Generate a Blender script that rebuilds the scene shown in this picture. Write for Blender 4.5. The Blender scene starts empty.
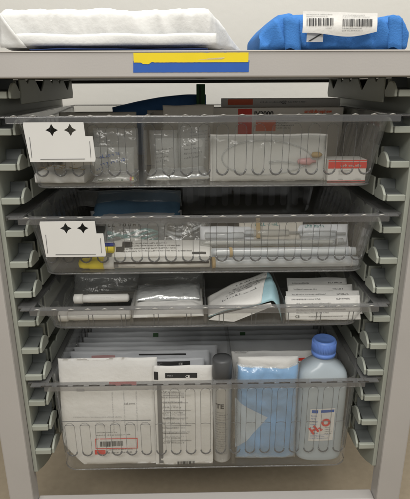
import bpy, math, random
from mathutils import Vector, Matrix, noise
PI = math.pi
rnd = random.Random(7)
S = bpy.context.scene
C = S.collection

# ------------------------------------------------------------------ camera
F_PX, TH, PS, RO = 500.3, .32167, .017982, -.004775
CAM = Vector((-.0129, -.7276, .86))
w_ = Vector((math.sin(PS)*math.cos(TH), math.cos(PS)*math.cos(TH), -math.sin(TH)))
r0 = Vector((math.cos(PS), -math.sin(PS), 0)); u0 = r0.cross(w_)
r_ = r0*math.cos(RO)+u0*math.sin(RO); u_ = -r0*math.sin(RO)+u0*math.cos(RO)
cd = bpy.data.cameras.new('camera'); cam = bpy.data.objects.new('camera', cd); C.objects.link(cam)
cam.matrix_world = Matrix(((r_.x, u_.x, -w_.x, CAM.x), (r_.y, u_.y, -w_.y, CAM.y), (r_.z, u_.z, -w_.z, CAM.z), (0, 0, 0, 1)))
cd.sensor_fit = 'HORIZONTAL'; cd.sensor_width = 36; cd.lens = F_PX/410*36
cd.clip_start = .02; cd.clip_end = 50
S.camera = cam

def at(px, py, Y):                       # where a sight line meets the upright plane y = Y
    d = w_+r_*((px-205)/F_PX)-u_*((py-249.5)/F_PX)
    return CAM+d*((Y-CAM.y)/d.y)

# ------------------------------------------------------------------ light
W = bpy.data.worlds.new('World'); S.world = W; W.use_nodes = True
W.node_tree.nodes['Background'].inputs[0].default_value = (.98, .985, .97, 1)
W.node_tree.nodes['Background'].inputs[1].default_value = .33
def area(name, loc, tgt, sx, sy, power, col):
    l = bpy.data.lights.new(name, 'AREA'); l.shape = 'RECTANGLE'; l.size = sx; l.size_y = sy; l.energy = power; l.color = col
    o = bpy.data.objects.new(name, l); C.objects.link(o); o.location = loc
    o.rotation_euler = (Vector(tgt)-Vector(loc)).to_track_quat('-Z', 'Y').to_euler()
    return o
area('ceiling_lamp', (.30, -.50, 2.35), (.1, .2, .6), 1.2, .6, 22, (1, .965, .905))
area('ceiling_lamp', (-.5, -1.75, 2.2), (-.1, 0, .4), 1.2, .6, 20, (1, .97, .92))
S.view_settings.view_transform = 'Standard'; S.view_settings.look = 'None'
S.view_settings.exposure = .32; S.view_settings.gamma = 1
S.render.engine = 'CYCLES'
try:
    S.cycles.transparent_max_bounces = 48; S.cycles.max_bounces = 10
    S.cycles.caustics_reflective = False; S.cycles.caustics_refractive = False
except Exception: pass

# ------------------------------------------------------------------ materials
def mat(name, col, rough=.5, var=.08, scale=20, bump=0, bscale=200, spec=.4, metal=0, sheen=0):
    m = bpy.data.materials.new(name); m.use_nodes = True; nt = m.node_tree; N = nt.nodes; L = nt.links
    b = N['Principled BSDF']; b.inputs['Roughness'].default_value = rough
    b.inputs['Specular IOR Level'].default_value = spec; b.inputs['Metallic'].default_value = metal
    tc = N.new('ShaderNodeTexCoord'); n = N.new('ShaderNodeTexNoise'); n.inputs['Scale'].default_value = scale; n.inputs['Detail'].default_value = 5
    L.new(tc.outputs['Object'], n.inputs['Vector'])
    r = N.new('ShaderNodeMix'); r.data_type = 'RGBA'
    r.inputs[6].default_value = tuple(c*(1-var) for c in col)+(1,); r.inputs[7].default_value = tuple(min(1, c*(1+var)) for c in col)+(1,)
    L.new(n.outputs['Fac'], r.inputs[0]); L.new(r.outputs[2], b.inputs['Base Color'])
    if bump:
        n2 = N.new('ShaderNodeTexNoise'); n2.inputs['Scale'].default_value = bscale; n2.inputs['Detail'].default_value = 3
        L.new(tc.outputs['Object'], n2.inputs['Vector'])
        bp = N.new('ShaderNodeBump'); bp.inputs['Strength'].default_value = bump; bp.inputs['Distance'].default_value = .002
        L.new(n2.outputs['Fac'], bp.inputs['Height']); L.new(bp.outputs['Normal'], b.inputs['Normal'])
    return m
def clear(name, tint, body, base=.05, edge=.6, power=3.0, rough=.08, bump=0, bscale=60):
    m = bpy.data.materials.new(name); m.use_nodes = True; nt = m.node_tree; N = nt.nodes; L = nt.links
    b = N['Principled BSDF']; b.inputs['Base Color'].default_value = tuple(body)+(1,); b.inputs['Roughness'].default_value = rough
    b.inputs['Specular IOR Level'].default_value = .9
    t = N.new('ShaderNodeBsdfTransparent'); t.inputs['Color'].default_value = tuple(tint)+(1,)
    lw = N.new('ShaderNodeLayerWeight'); lw.inputs['Blend'].default_value = .5
    p = N.new('ShaderNodeMath'); p.operation = 'POWER'; p.inputs[1].default_value = power; L.new(lw.outputs['Facing'], p.inputs[0])
    ma = N.new('ShaderNodeMath'); ma.operation = 'MULTIPLY_ADD'; ma.inputs[1].default_value = edge; ma.inputs[2].default_value = base
    L.new(p.outputs[0], ma.inputs[0]); ma.use_clamp = True
    g = N.new('ShaderNodeBsdfGlossy'); g.inputs['Roughness'].default_value = rough
    p5 = N.new('ShaderNodeMath'); p5.operation = 'POWER'; p5.inputs[1].default_value = 5; L.new(lw.outputs['Facing'], p5.inputs[0])
    fr = N.new('ShaderNodeMath'); fr.operation = 'MULTIPLY_ADD'; fr.inputs[1].default_value = .85; fr.inputs[2].default_value = .04; L.new(p5.outputs[0], fr.inputs[0])
    mx = N.new('ShaderNodeMixShader'); L.new(ma.outputs[0], mx.inputs[0]); L.new(t.outputs[0], mx.inputs[1]); L.new(b.outputs[0], mx.inputs[2])
    mg = N.new('ShaderNodeMixShader'); L.new(fr.outputs[0], mg.inputs[0]); L.new(mx.outputs[0], mg.inputs[1]); L.new(g.outputs[0], mg.inputs[2])
    L.new(mg.outputs[0], N['Material Output'].inputs['Surface'])
    if bump:
        tc = N.new('ShaderNodeTexCoord'); n2 = N.new('ShaderNodeTexNoise'); n2.inputs['Scale'].default_value = bscale; n2.inputs['Detail'].default_value = 3
        L.new(tc.outputs['Object'], n2.inputs['Vector'])
        bp = N.new('ShaderNodeBump'); bp.inputs['Strength'].default_value = bump; bp.inputs['Distance'].default_value = .004
        L.new(n2.outputs['Fac'], bp.inputs['Height'])
        for x in (b, g, lw): L.new(bp.outputs['Normal'], x.inputs['Normal'])
    return m
M = dict(
    metal=mat('taupe enamel', (.43, .41, .39), .42, .08, 7, .05, 400),
    edge=mat('pale edge trim', (.60, .57, .53), .4, .04),
    abs=mat('green grey plastic', (.34, .358, .31), .5, .08, 30),
    pad=mat('dark slate runner top', (.13, .14, .135), .55, .1, 40),
    dark=mat('painted shade', (.05, .048, .04), .7),  # dark tone painted in for shade
    wall=mat('cream wall', (.63, .62, .58), .8, .03, 3, .25, 60, .2),
    floor=mat('tan floor', (.38, .315, .225), .55, .14, 60, .1, 90),
    white=mat('white plastic', (.74, .73, .69), .4, .03),
    card=mat('white card holder', (.66, .655, .63), .35, .03, 30),
    paper=mat('white paper', (.74, .73, .70), .7, .04, 25, .45, 90, .25),
    paper2=mat('warm paper', (.60, .57, .51), .75, .06, 25, .4, 100, .2),
    wrap=mat('white crepe wrap', (.70, .70, .68), .85, .02, 12, .3, 160, .15),
    bluewrap=mat('blue cloth', (.055, .19, .50), .85, .06, 30, .35, 500, .15),
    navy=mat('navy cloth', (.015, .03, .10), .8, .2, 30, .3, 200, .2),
    bundle=mat('dark blue cloth', (.08, .20, .46), .8, .2, 30, .3, 200, .2),
    blueplas=mat('blue cap plastic', (.16, .29, .72), .35, .04),
    bluepack=mat('pale blue drape', (.17, .42, .74), .6, .12, 40, .8, 50, .3),
    aqua=mat('aqua pouch film', (.36, .56, .62), .45, .1, 40, .6, 60),
    paleblue=mat('pale blue white sheet', (.58, .67, .76), .6, .04, 30, .3, 60),
    bluedark=mat('blue pouch', (.14, .27, .42), .6, .1, 40, .4, 60),
    greypack=mat('grey film pouch', (.64, .66, .69), .45, .12, 18, .6, 40),
    greypack2=mat('bluish film pouch', (.72, .74, .77), .4, .1, 18, .6, 40),
    ink=mat('black ink', (.03, .03, .03), .6), greyink=mat('grey ink', (.16, .16, .16), .6),
    palegrey=mat('pale grey print', (.50, .50, .50), .6), red=mat('red ink', (.72, .06, .04), .5),
    orange=mat('orange red ink', (.85, .17, .07), .5), yellow=mat('yellow plastic', (.88, .72, .03), .4),
    ytape=mat('yellow tape', (.80, .62, .02), .4, .05, 60), btape=mat('blue tape', (.03, .11, .42), .4, .08, 60),
    black=mat('black plastic', (.085, .087, .09), .4, .1), refraction=mat('painted rim refraction', (.06, .055, .05), .3),
    glint=mat('painted rim highlight', (.42, .41, .38), .3), teal=mat('teal tubing', (.10, .28, .27), .5),
    green=mat('green plastic', (.03, .12, .03), .5), brown=mat('rubber band', (.42, .31, .16), .7),
    foil=mat('silver foil', (.70, .72, .72), .28, .1, 30, .9, 90, .5, .6), aero=mat('brushed can', (.50, .51, .51), .32, .05, 20, 0, 100, .5, .5),
    pink=mat('pink connector', (.62, .36, .36), .4), bottle=mat('milky bottle', (.43, .49, .53), .25, .04, 8),
    darkblue=mat('dark blue plastic', (.02, .05, .35), .4), box=mat('box board', (.76, .73, .68), .6, .04),
    clear=clear('clear drawer plastic', (.985, .985, .98), (.60, .61, .61), .012, .5, 3.2, .04),
    thick=clear('thick drawer plastic', (.80, .80, .80), (.30, .30, .30), .16, .6, 1.8, .08),
    ridge=clear('moulded slot ridge', (.58, .58, .58), (.42, .42, .42), .14, .6, 1.6, .05),
    film=clear('clear film', (.95, .955, .95), (.80, .82, .82), .17, .7, 2.2, .16, .9, 45),
    hazy=clear('hazy tube plastic', (.9, .92, .94), (.80, .84, .88), .42, .5, 2.0, .15),
    tubeclear=clear('clear tube', (.92, .93, .93), (.75, .76, .76), .16, .75, 2.0, .1),
)

# ------------------------------------------------------------------ mesh helpers
class MB:
    def __init__(s): s.v = []; s.f = []
    def add(s, vs, fs):
        o = len(s.v); s.v += [tuple(v) for v in vs]; s.f += [tuple(i+o for i in f) for f in fs]; return s
    def box(s, x0, x1, y0, y1, z0, z1):
        return s.add([(x0, y0, z0), (x1, y0, z0), (x1, y1, z0), (x0, y1, z0), (x0, y0, z1), (x1, y0, z1), (x1, y1, z1), (x0, y1, z1)],
                     [(0, 3, 2, 1), (4, 5, 6, 7), (0, 1, 5, 4), (1, 2, 6, 5), (2, 3, 7, 6), (3, 0, 4, 7)])
    def prism(s, pts, d):                 # closed outline (3D points) pushed by vector d
        n = len(pts); d = Vector(d); a = [Vector(p) for p in pts]
        return s.add(a+[p+d for p in a], [tuple(range(n))[::-1], tuple(range(n, 2*n))]+[(i, (i+1) % n, n+(i+1) % n, n+i) for i in range(n)])
    def tube(s, pts, r, seg=6, closed=False):
        pts = [Vector(p) for p in pts]; n = len(pts); vs = []; fs = []
        rr = r if isinstance(r, (list, tuple)) else [r]*n
        for i, p in enumerate(pts):
            a = pts[(i-1) % n] if (closed or i > 0) else p; b = pts[(i+1) % n] if (closed or i < n-1) else p
            t = (b-a).normalized(); q = Vector((0, 1, 0)) if abs(t.y) < .9 else Vector((1, 0, 0))
            u = t.cross(q).normalized(); v = t.cross(u)
            vs += [p+(u*math.cos(2*PI*k/seg)+v*math.sin(2*PI*k/seg))*rr[i] for k in range(seg)]
        for i in range(n if closed else n-1):
            j = (i+1) % n
            fs += [(i*seg+k, i*seg+(k+1) % seg, j*seg+(k+1) % seg, j*seg+k) for k in range(seg)]
        if not closed: fs += [tuple(range(seg))[::-1], tuple(range((n-1)*seg, n*seg))]
        return s.add(vs, fs)
    def lathe(s, prof, seg=32, c=(0, 0, 0), axis='z', sx=1, sy=1):   # prof: (radius, height)
        vs = []
        for r, h in prof:
            for k in range(seg):
                a = 2*PI*k/seg; x, y = r*math.cos(a)*sx, r*math.sin(a)*sy
                vs.append((c[0]+x, c[1]+y, c[2]+h) if axis == 'z' else (c[0]+h, c[1]+x, c[2]+y))
        n = len(prof); fs = [(i*seg+k, i*seg+(k+1) % seg, (i+1)*seg+(k+1) % seg, (i+1)*seg+k) for i in range(n-1) for k in range(seg)]
        fs += [tuple(range(seg))[::-1], tuple(range((n-1)*seg, n*seg))]
        return s.add(vs, fs)
    def build(s, name, m, parent=None, smooth=False, bevel=0, seg=2):
        me = bpy.data.meshes.new(name); me.from_pydata(s.v, [], s.f); me.validate(); me.update()
        import bmesh
        bm = bmesh.new(); bm.from_mesh(me); bmesh.ops.recalc_face_normals(bm, faces=bm.faces); bm.to_mesh(me); bm.free()
        o = bpy.data.objects.new(name, me); C.objects.link(o); me.materials.append(M[m] if isinstance(m, str) else m)
        if smooth:
            for p in me.polygons: p.use_smooth = True
        if bevel:
            b = o.modifiers.new('bevel', 'BEVEL'); b.width = bevel; b.segments = seg; b.limit_method = 'ANGLE'; b.angle_limit = .6
        if parent: o.parent = parent
        return o
def tag(o, label=None, cat=None, group=None, kind=None):
    if label: o['label'] = label
    if cat: o['category'] = cat
    if group: o['group'] = group
    if kind: o['kind'] = kind
    return o
def thing(name, label, cat, loc=(0, 0, 0), rot=(0, 0, 0), group=None):
    o = bpy.data.objects.new(name, None); o.empty_display_size = .01; C.objects.link(o); o.location = loc; o.rotation_euler = rot
    return tag(o, label, cat, group)
def nz(x, y, z, s): return noise.noise(Vector((x*s, y*s, z*s)))

# a soft flat pack: local x across, z up, front faces -y, F(x,z) is how far its front stands out
def make_F(Wd, H, T, amp, seed, power=4, fine=1.0):
    def F(x, z):
        a = min(1, abs(2*x/Wd)); b = min(1, abs(2*z/H-1))
        p = (1-a**power)*(1-b**power)
        k = seed*3.7
        n = nz(x+k, z, k, 14)*1.2+nz(x, z+k, k, 38)*.7*fine+abs(nz(x+k, z-k, k, 70))*.5*fine
        e = min(Wd/2-abs(x), z, H-z); sm = 0
        if power >= 8: sm = -.0007*(1 if e < .006 else 0)+.0002*(1 if int(x*900+z*900) % 2 else 0)*(1 if e < .006 else 0)
        return T/2*math.sqrt(max(p, 0))+amp*n*(.25+.75*min(1, p*2))+sm
    return F
def pack_mesh(Wd, H, T, F, nx=36, nz_=36, cut=None, edge_amp=.0015, seed=0, bulge=0):
    mb = MB(); vs = []
    for side in (0, 1):
        for j in range(nz_+1):
            for i in range(nx+1):
                x = -Wd/2+Wd*i/nx; z = H*j/nz_
                f = F(x, z)
                xx = x+edge_amp*nz(seed, z, 2, 25)*(abs(2*x/Wd)**6)*(1 if side == 0 else 1)
                zz = z+edge_amp*nz(x, seed, 5, 25)*(abs(2*z/H-1)**6)
                if cut: xx, zz = cut(xx, zz)
                vs.append((xx, -f if side == 0 else max(f*.6, 0)+.0006, zz))
    n1 = (nx+1)*(nz_+1); fs = []
    for j in range(nz_):
        for i in range(nx):
            a = j*(nx+1)+i; fs.append((a, a+1, a+nx+2, a+nx+1)); fs.append((a+n1, a+nx+1+n1, a+nx+2+n1, a+1+n1))
    ring = [i for i in range(nx+1)]+[(j+1)*(nx+1)-1 for j in range(1, nz_+1)]+[nz_*(nx+1)+i for i in range(nx-1, -1, -1)]+[j*(nx+1) for j in range(nz_-1, 0, -1)]
    for q in range(len(ring)):
        a, b = ring[q], ring[(q+1) % len(ring)]; fs.append((a, a+n1, b+n1, b))
    mb.add(vs, fs); return mb
def patch(root, F, x0, x1, z0, z1, m, name, off=.0005, n=10, skew=0):
    mb = MB(); vs = []
    for j in range(n+1):
        for i in range(n+1):
            x = x0+(x1-x0)*i/n; z = z0+(z1-z0)*j/n+skew*(x-x0); vs.append((x, -F(x, z)-off, z))
    mb.add(vs, [(j*(n+1)+i, j*(n+1)+i+1, (j+1)*(n+1)+i+1, (j+1)*(n+1)+i) for j in range(n) for i in range(n)])
    return mb.build(name, m, root, smooth=True)
def lines(root, F, x0, x1, z0, z1, rows, m, name='print', seed=1, fill=.45, wmin=.002, wmax=.008, off=.0008, slope=0, full=.9):
    R = random.Random(seed); mb = MB(); ph = (z1-z0)/rows
    for r in range(rows):
        z = z1-ph*(r+.5); x = x0; xe = x0+(x1-x0)*R.uniform(full*.6, 1 if full > .5 else full)
        while x < xe:
            wd = R.uniform(wmin, wmax); h = ph*fill*.5
            xb = min(x+wd, xe)
            # each word: a few small strokes
            q = x
            ch = ph*fill; cw = ch*.58; st = ch*.16
            def stroke(xa, xb_, za, zb_):
                mb.add([(xa, -F(xa, za)-off, za), (xb_, -F(xb_, za)-off, za), (xb_, -F(xb_, zb_)-off, zb_), (xa, -F(xa, zb_)-off, zb_)], [(0, 1, 2, 3)])
            while q < xb:
                zz = z+slope*(q-x0); hh = ch*.5*R.choice((.7, .7, 1)); k = R.random()
                if k < .75: stroke(q, q+st, zz-ch*.5, zz-ch*.5+2*hh)
                if .35 < k: stroke(q+cw-st, q+cw, zz-ch*.5, zz-ch*.5+1.5*hh)
                if k < .6: stroke(q, q+cw, zz-ch*.5, zz-ch*.5+st)
                if k > .3: stroke(q, q+cw, zz-ch*.5+hh*1.2, zz-ch*.5+hh*1.2+st)
                q += cw+ch*.2
            x = xb+ph*fill*.6
    return mb.build(name, m, root)
def bars(root, F, x0, x1, z0, z1, m='ink', name='barcode', seed=3, off=.0009, slope=0, unit=.0006):
    R = random.Random(seed); mb = MB(); x = x0
    while x < x1:
        wd = R.choice((1, 1, 2, 3))*unit; e = min(x+wd, x1); s = slope*(x-x0)
        mb.add([(x, -F(x, z0+s)-off, z0+s), (e, -F(e, z0+s)-off, z0+s), (e, -F(e, z1+s)-off, z1+s), (x, -F(x, z1+s)-off, z1+s)], [(0, 1, 2, 3)])
        x = e+R.choice((1, 1, 2))*unit
    return mb.build(name, m, root)
def text(root, F, s, x, z, size, m, name='lettering', rot=0, off=.0010, bold=0, map_=None):
    cu = bpy.data.curves.new('t', 'FONT'); cu.body = s; cu.size = size; cu.offset = bold; cu.resolution_u = 3
    o = bpy.data.objects.new('t', cu); C.objects.link(o)
    me = bpy.data.meshes.new_from_object(o); bpy.data.objects.remove(o)
    for v in me.vertices:
        a = v.co.x*math.cos(rot)-v.co.y*math.sin(rot)+x; b = v.co.x*math.sin(rot)+v.co.y*math.cos(rot)+z
        v.co = map_(a, b) if map_ else (a, -F(a, b)-off, b)
    me.name = name; me.materials.append(M[m]); ob = bpy.data.objects.new(name, me); C.objects.link(ob); ob.parent = root
    return ob
def span(p0, p1, pt, pb, Y):              # centre x, width, base z, height of a pixel rectangle on plane Y
    a = at(p0, pb, Y); b = at(p1, pb, Y); t = at((p0+p1)/2, pt, Y); q = at((p0+p1)/2, pb, Y)
    return (a.x+b.x)/2, b.x-a.x, q.z, t.z-q.z
def pouch(name, label, cat, Wd, H, T, loc, rot=(0, 0, 0), m='paper', seed=1, amp=.0015, group=None, body='wrapper', cut=None, power=4, fine=1.0, n=36):
    root = thing(name, label, cat, loc, rot, group)
    F = make_F(Wd, H, T, amp, seed, power, fine)
    pack_mesh(Wd, H, T, F, n, n, cut, seed=seed).build(body, m, root, smooth=True)
    return root, F

# ================================================================== SETTING
fl = MB().box(-4, 4, -4, .62, -.02, 0).build('floor', 'floor'); fl['kind'] = 'structure'
wl = MB().box(-4, 4, .62, .70, 0, 2.6).build('wall', 'wall'); wl['kind'] = 'structure'

# ================================================================== CART
cart = thing('supply_cart', 'taupe metal medical supply cart with grey green runner panels holding four clear drawers', 'cart')
CT0, CT1 = .8668, .9003
MB().box(-.47, .47, -.03, .44, CT0, CT1).build('countertop', 'metal', cart, bevel=.002)
MB().box(-.47, .47, -.0312, -.0302, CT1-.0016, CT1-.0004).build('edge_strip', 'edge', cart)
for s in (-1, 1):
    for yy in ((-.02, .012), (.41, .44)):
        x0, x1 = sorted((s*.3072, s*.349)); MB().box(x0, x1, yy[0], yy[1], .0 if yy[0] > 0 else 0, CT0-.001).build('post', 'metal', cart, bevel=.003)
    # side sheet with a rounded lower front corner
    pts = [(s*.3075, .013, .862), (s*.3075, .409, .862), (s*.3075, .409, .162), (s*.3075, .16, .162), (s*.3075, .10, .166), (s*.3075, .06, .174), (s*.3075, .03, .186), (s*.3075, .013, .196)]
    MB().prism(pts, (s*.002, 0, 0)).build('side_sheet', 'metal', cart)
MB().box(-.3068, .3068, -.012, .012, .112, .1385).build('base_rail', 'metal', cart, bevel=.002)
MB().box(-.3068, .3068, .412, .438, .112, .1385).build('base_rail', 'metal', cart, bevel=.002)
MB().box(-.3068, .3068, .43, .436, .17, .800).build('rear_shade_sheet', 'dark', cart)  # dark sheet added in place of the shaded wall behind
MB().box(-.3068, .3068, .412, .43, .8596, .8665).build('underside_shade', 'dark', cart)  # dark strip added for the shaded underside of the counter
# runner panels
for s in (-1, 1):
    def X(v): return s*v
    mb = MB(); x0, x1 = sorted((s*.300, s*.3068))
    sp = mb.prism([(x0, -.001, .203), (x0, .010, .198), (x0, .03, .187), (x0, .06, .175), (x0, .10, .167), (x0, .16, .163), (x0, .40, .163), (x0, .40, .8655), (x0, -.001, .8655)], (x1-x0, 0, 0)).build('side_panel', 'abs', cart, bevel=.001)
    for k in range(-3, 10):
        zb = .690-.05*k+.0005
        mb = MB(); pd = MB()
        x0, x1 = sorted((s*.2725, s*.2998))
        mb.box(x0, x1, -.001, .0055, zb, zb+.0095)
        # cheek beside the pad, wavy outline
        ch = [(0.0, 0), (.02, -.001), (.038, -.001)]+[(.041-.036*q/20, .0095+.0115*max(0, math.sin(PI*(1-q/20)*1.02+.25))**.7) for q in range(21)]+[(0, .0095)]
        mb.prism([(s*.2715, y+.002, zb+z) for y, z in ch], (-s*.004, .0, 0))
        # notched rear fin
        fy = [.062, .39]; top = zb+.026; bot = zb-(.010 if k == -3 else .004)
        o = [(fy[0], bot), (fy[1], bot), (fy[1]+.006, bot+.008), (fy[1], top)]
        for c, h in ((.350, .018), (.292, .006), (.238, .006), (.165, .018), (.098, .006)):
            hw = h*1.5; o += [(c+hw, top), (c+hw*.12, top-h), (c-hw*.12, top-h), (c-hw, top)]
        o += [(fy[0], top)]
        mb.prism([(s*.2755, y, z) for y, z in o], (-s*.003, 0, 0))
        x0, x1 = sorted((s*.2786, s*.2999)); mb.box(x0, x1, .046, .395, zb+.000, zb+.003)
        # struts behind fin
        for yy in (.06, .155, .28, .385):
            mb.box(x0, x1, yy, yy+.004, zb+.0032, zb+.024)
        mb.build('runner', 'abs', sp, bevel=.0018)
        x0, x1 = s*.2765, s*.2997
        pd.prism([(x0, .0056, zb+.0035), (x0, .045, zb+.006), (x0, .0455, zb+.026), (x0, .044, zb+.026), (x0, .040, zb+.0115), (x0, .0056, zb+.0075)], (s*.0232, 0, 0))
        pd.build('runner_pad', 'pad', sp, bevel=.0008)  # ledge top coloured darker than the rest of the runner
# tapes on the counter front
def edge_tape(name, m, px0, px1, top, bot, off, seed):
    R = random.Random(seed); a = at(px0, 62, -.03); b = at(px1, 62, -.03); mb = MB(); n = 60
    tz = [top+R.uniform(-.0001, .0001) for _ in range(n+1)]; bz = [bot+R.uniform(-.0001, .0001) for _ in range(n+1)]
    if name == 'yellow_tape':
        for i in range(5, 9): bz[i] -= .0018+R.uniform(-.0004, .0004)
        for i in (38, 39, 48): tz[i] -= .0005
        bz[10] += .0008
    vs = [(a.x+(b.x-a.x)*i/n+(.0004*math.sin(9*zz*1000) if i in (0, n) else 0), -.03-off, zz) for zs in (bz, tz) for i, zz in enumerate(zs)]
    mb.add(vs, [(i, i+1, n+2+i, n+1+i) for i in range(n)])
    o = mb.build(name, m, cart); sd = o.modifiers.new('s', 'SOLIDIFY'); sd.thickness = .0002
zt, zm, zl = at(190, 52.6, -.03).z, at(190, 62.3, -.03).z, at(190, 72.2, -.03).z
edge_tape('blue_tape', 'btape', 133, 249, zm+.002, zl, .0004, 2)
edge_tape('yellow_tape', 'ytape', 133.5, 248, zt, zm, .0008, 3)

wm = MB()
for q0, q1, yy, hh_ in ((198, 222, 59.6, .0003), (206, 224, 58.6, .0005)):
    pa, pb = at(q0, yy, -.031), at(q1, yy-.8, -.031)
    wm.add([(pa.x, -.0311, pa.z-hh_*.4), (pb.x, -.0311, pb.z-hh_), (pb.x+.001, -.0311, pb.z+hh_), (pa.x+.003, -.0311, pa.z+hh_*.6)], [(0, 1, 2, 3)])
wm.build('worn_scratch', 'edge', [o for o in cart.children if o.name.startswith('yellow_tape')][0])
# ================================================================== DRAWERS
def rr(x0, x1, y0, y1, r, n=6):
    out = []
    for cx, cy, a0 in ((x1-r, y0+r, -PI/2), (x1-r, y1-r, 0), (x0+r, y1-r, PI/2), (x0+r, y0+r, PI)):
        out += [(cx+r*math.cos(a0+PI/2*i/n), cy+r*math.sin(a0+PI/2*i/n)) for i in range(n+1)]
    return out
def stadium(cx, z0, z1, hw, n=6, low=1, up=1):
    p = [(cx+hw*math.cos(PI+PI*i/n), z0+hw*low+hw*low*math.sin(PI+PI*i/n)) for i in range(n+1)]
    p += [(cx+hw*math.cos(PI*i/n), z1-hw*up+hw*up*math.sin(PI*i/n)) for i in range(n+1)]
    return p
PITCH = .0263
def drawer(label, zt, zb, slots, holder=None, dividers=(), dash='glint', yoff=0.0, winX=None, xb=.251, xt=.271):
    t = thing('storage_drawer', label, 'drawer', (0, yoff, zb), (0, 0, 0), 'clear drawers stacked in the cart')
    h = zt-zb; th = .0024
    bo = (-xb, xb, .008, .376); to = (-xt, xt, .001, .388)
    def ring(f, ins, z):
        b = [bo[i]+(to[i]-bo[i])*f for i in range(4)]
        return [(x, y, z) for x, y in rr(b[0]+ins, b[1]-ins, b[2]+ins, b[3]-ins, .024-ins)]
    mb = MB(); r1 = ring(0, 0, 0); r1b = ring(.02, -.0008, .003); r2 = ring(1, 0, h-.001); r3 = ring(1, th, h-.001); r4 = ring(.02, th, th)
    n = len(r1); vs = r1+r1b+r2+r3+r4; fs = [(k*n+i, k*n+(i+1) % n, (k+1)*n+(i+1) % n, (k+1)*n+i) for k in range(4) for i in range(n)]
    fs += [tuple(range(n))[::-1], tuple(range(4*n, 5*n))]
    mb.add(vs, fs)
    mb.build('tray', 'clear', t, smooth=False)
    sl = MB(); pl_ = MB(); bk = MB()
    def fy(z, off=0): return bo[2]+(to[2]-bo[2])*z/h-.0002
    for k in range(19):
        cx = -.2367+PITCH*k
        if slots == 'ribs':
            if k % 1 == 0 and k % 2 == 0:
                for d in (-.0035, .0035): sl.tube([(cx+d, fy(z), z) for z in (.004, .010, .018, .026)], .0008, 5)
            continue
        z0, z1 = slots
        if winX and k <= winX[0]: z1 = winX[1]
        st = stadium(cx, z0, z1, .0084)
        si = stadium(cx, z0+.0018, z1-.0018, .0066); ns = len(st)
        pl_.add([(x, fy(z)-.0002, z) for x, z in st]+[(x, fy(z)-.0017, z) for x, z in si], [(i, (i+1) % ns, ns+(i+1) % ns, ns+i) for i in range(ns)]+[tuple(range(ns, 2*ns))])
        sl.tube([(x, fy(z), z) for x, z in st], .00042, 5, True)
        arc = stadium(cx, z0, z1, .0084)[:7]
        sl.tube([(x, fy(z), z) for x, z in arc], .0015, 6)
        if winX:
            sl.tube([(x, fy(z), z) for x, z in [(cx+.0084*math.cos(a), winX[1]-.006+.002*math.sin(a)) for a in [PI*i/6 for i in range(7)]]], .0006, 5)
    if slots == 'ribs':
        sl.tube([(-.24, fy(.003), .003), (.24, fy(.003), .003)], .0008, 5)
    if slots != 'ribs':
        for sg in (-1, 1):
            for k in range(12):
                cy = .045+.0275*k
                def sx(z): return sg*(xb+(xt-xb)*z/h-th-.0003)
                z0, z1 = slots[0], h*.86
                bk.prism([(sx(z), y, z) for y, z in stadium(cy, z0, z1, .0070)], (-sg*.0009, 0, 0))
        for k in range(19):
            cx = -.2367+PITCH*k
            bk.prism([(x, .376+.012*z/h-th-.0002, z) for x, z in stadium(cx, slots[0], h*.86, .0070)], (0, -.0009, 0))
    if winX:   # moulded window frame for a label
        z = winX[1]+.004; xa, xb = -.249, -.2367+PITCH*winX[0]+.010
        sl.tube([(xa, fy(z), z), (xb, fy(z), z)], .0009, 6)
        sl.tube([(xa+.001, fy(h*.5), h*.5+.0), (xa-.002, fy(h*.86), h*.86)], .0007, 5)
    so = sl.build('moulded_slots', 'ridge', t, smooth=True)
    if pl_.v: pl_.build('slot_pads', 'clear', so)
    if bk.v: bk.build('wall_slots', 'thick', so)
    ed = MB(); ed.tube([(x, y, .0012) for x, y, z in ring(0, -.0006, 0)], .0013, 6, True)
    ed.build('bottom_edge', 'thick', t, smooth=True)
    rm = MB()
    rm.box(-xt-.004, xt+.004, -.0105, .0006, h-.0025, h)        # top lip
    rm.box(-xt-.004, xt+.004, -.0125, -.0106, h-.0095, h-.0002)   # front skirt
    for sg in (-1, 1):
        x0, x1 = sorted((sg*(xt+.0005), sg*.2965)); rm.box(x0, x1, .0008, .388, h-.003, h)
        x0, x1 = sorted((sg*.2968, sg*.2985)); rm.box(x0, x1, .004, .386, h-.008, h-.0004)
        x0, x1 = sorted((sg*(xt+.0045), sg*.290)); rm.box(x0, x1, -.0105, .0003, h-.0025, h-.0002)
    rm.box(-.272, .272, .3885, .398, h-.003, h)
    ro = rm.build('rim', 'thick', t, bevel=.0008)
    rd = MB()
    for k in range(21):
        cx = -.263+PITCH*k; wd = .0088 if dash == 'refraction' else .0045
        rd.tube([(cx-wd, -.0112, h+.0002), (cx, -.0112, h+.0009), (cx+wd, -.0112, h+.0002)], [.0004, .0011, .0004] if dash != 'refraction' else .0010, 6)
    rd.build('rim_reflection', dash, ro, smooth=True)  # dashes painted as the rim's bright reflections and dark refractions
    for dx in dividers:
        d = MB(); hh = h-.006
        d.box(dx-.0009, dx+.0009, .014, .374, th+.0006, hh)
        d.box(dx-.003, dx+.003, .0135, .0145, th+.0006, hh)
        d.build('divider', 'clear', t, bevel=.0004)
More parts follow.
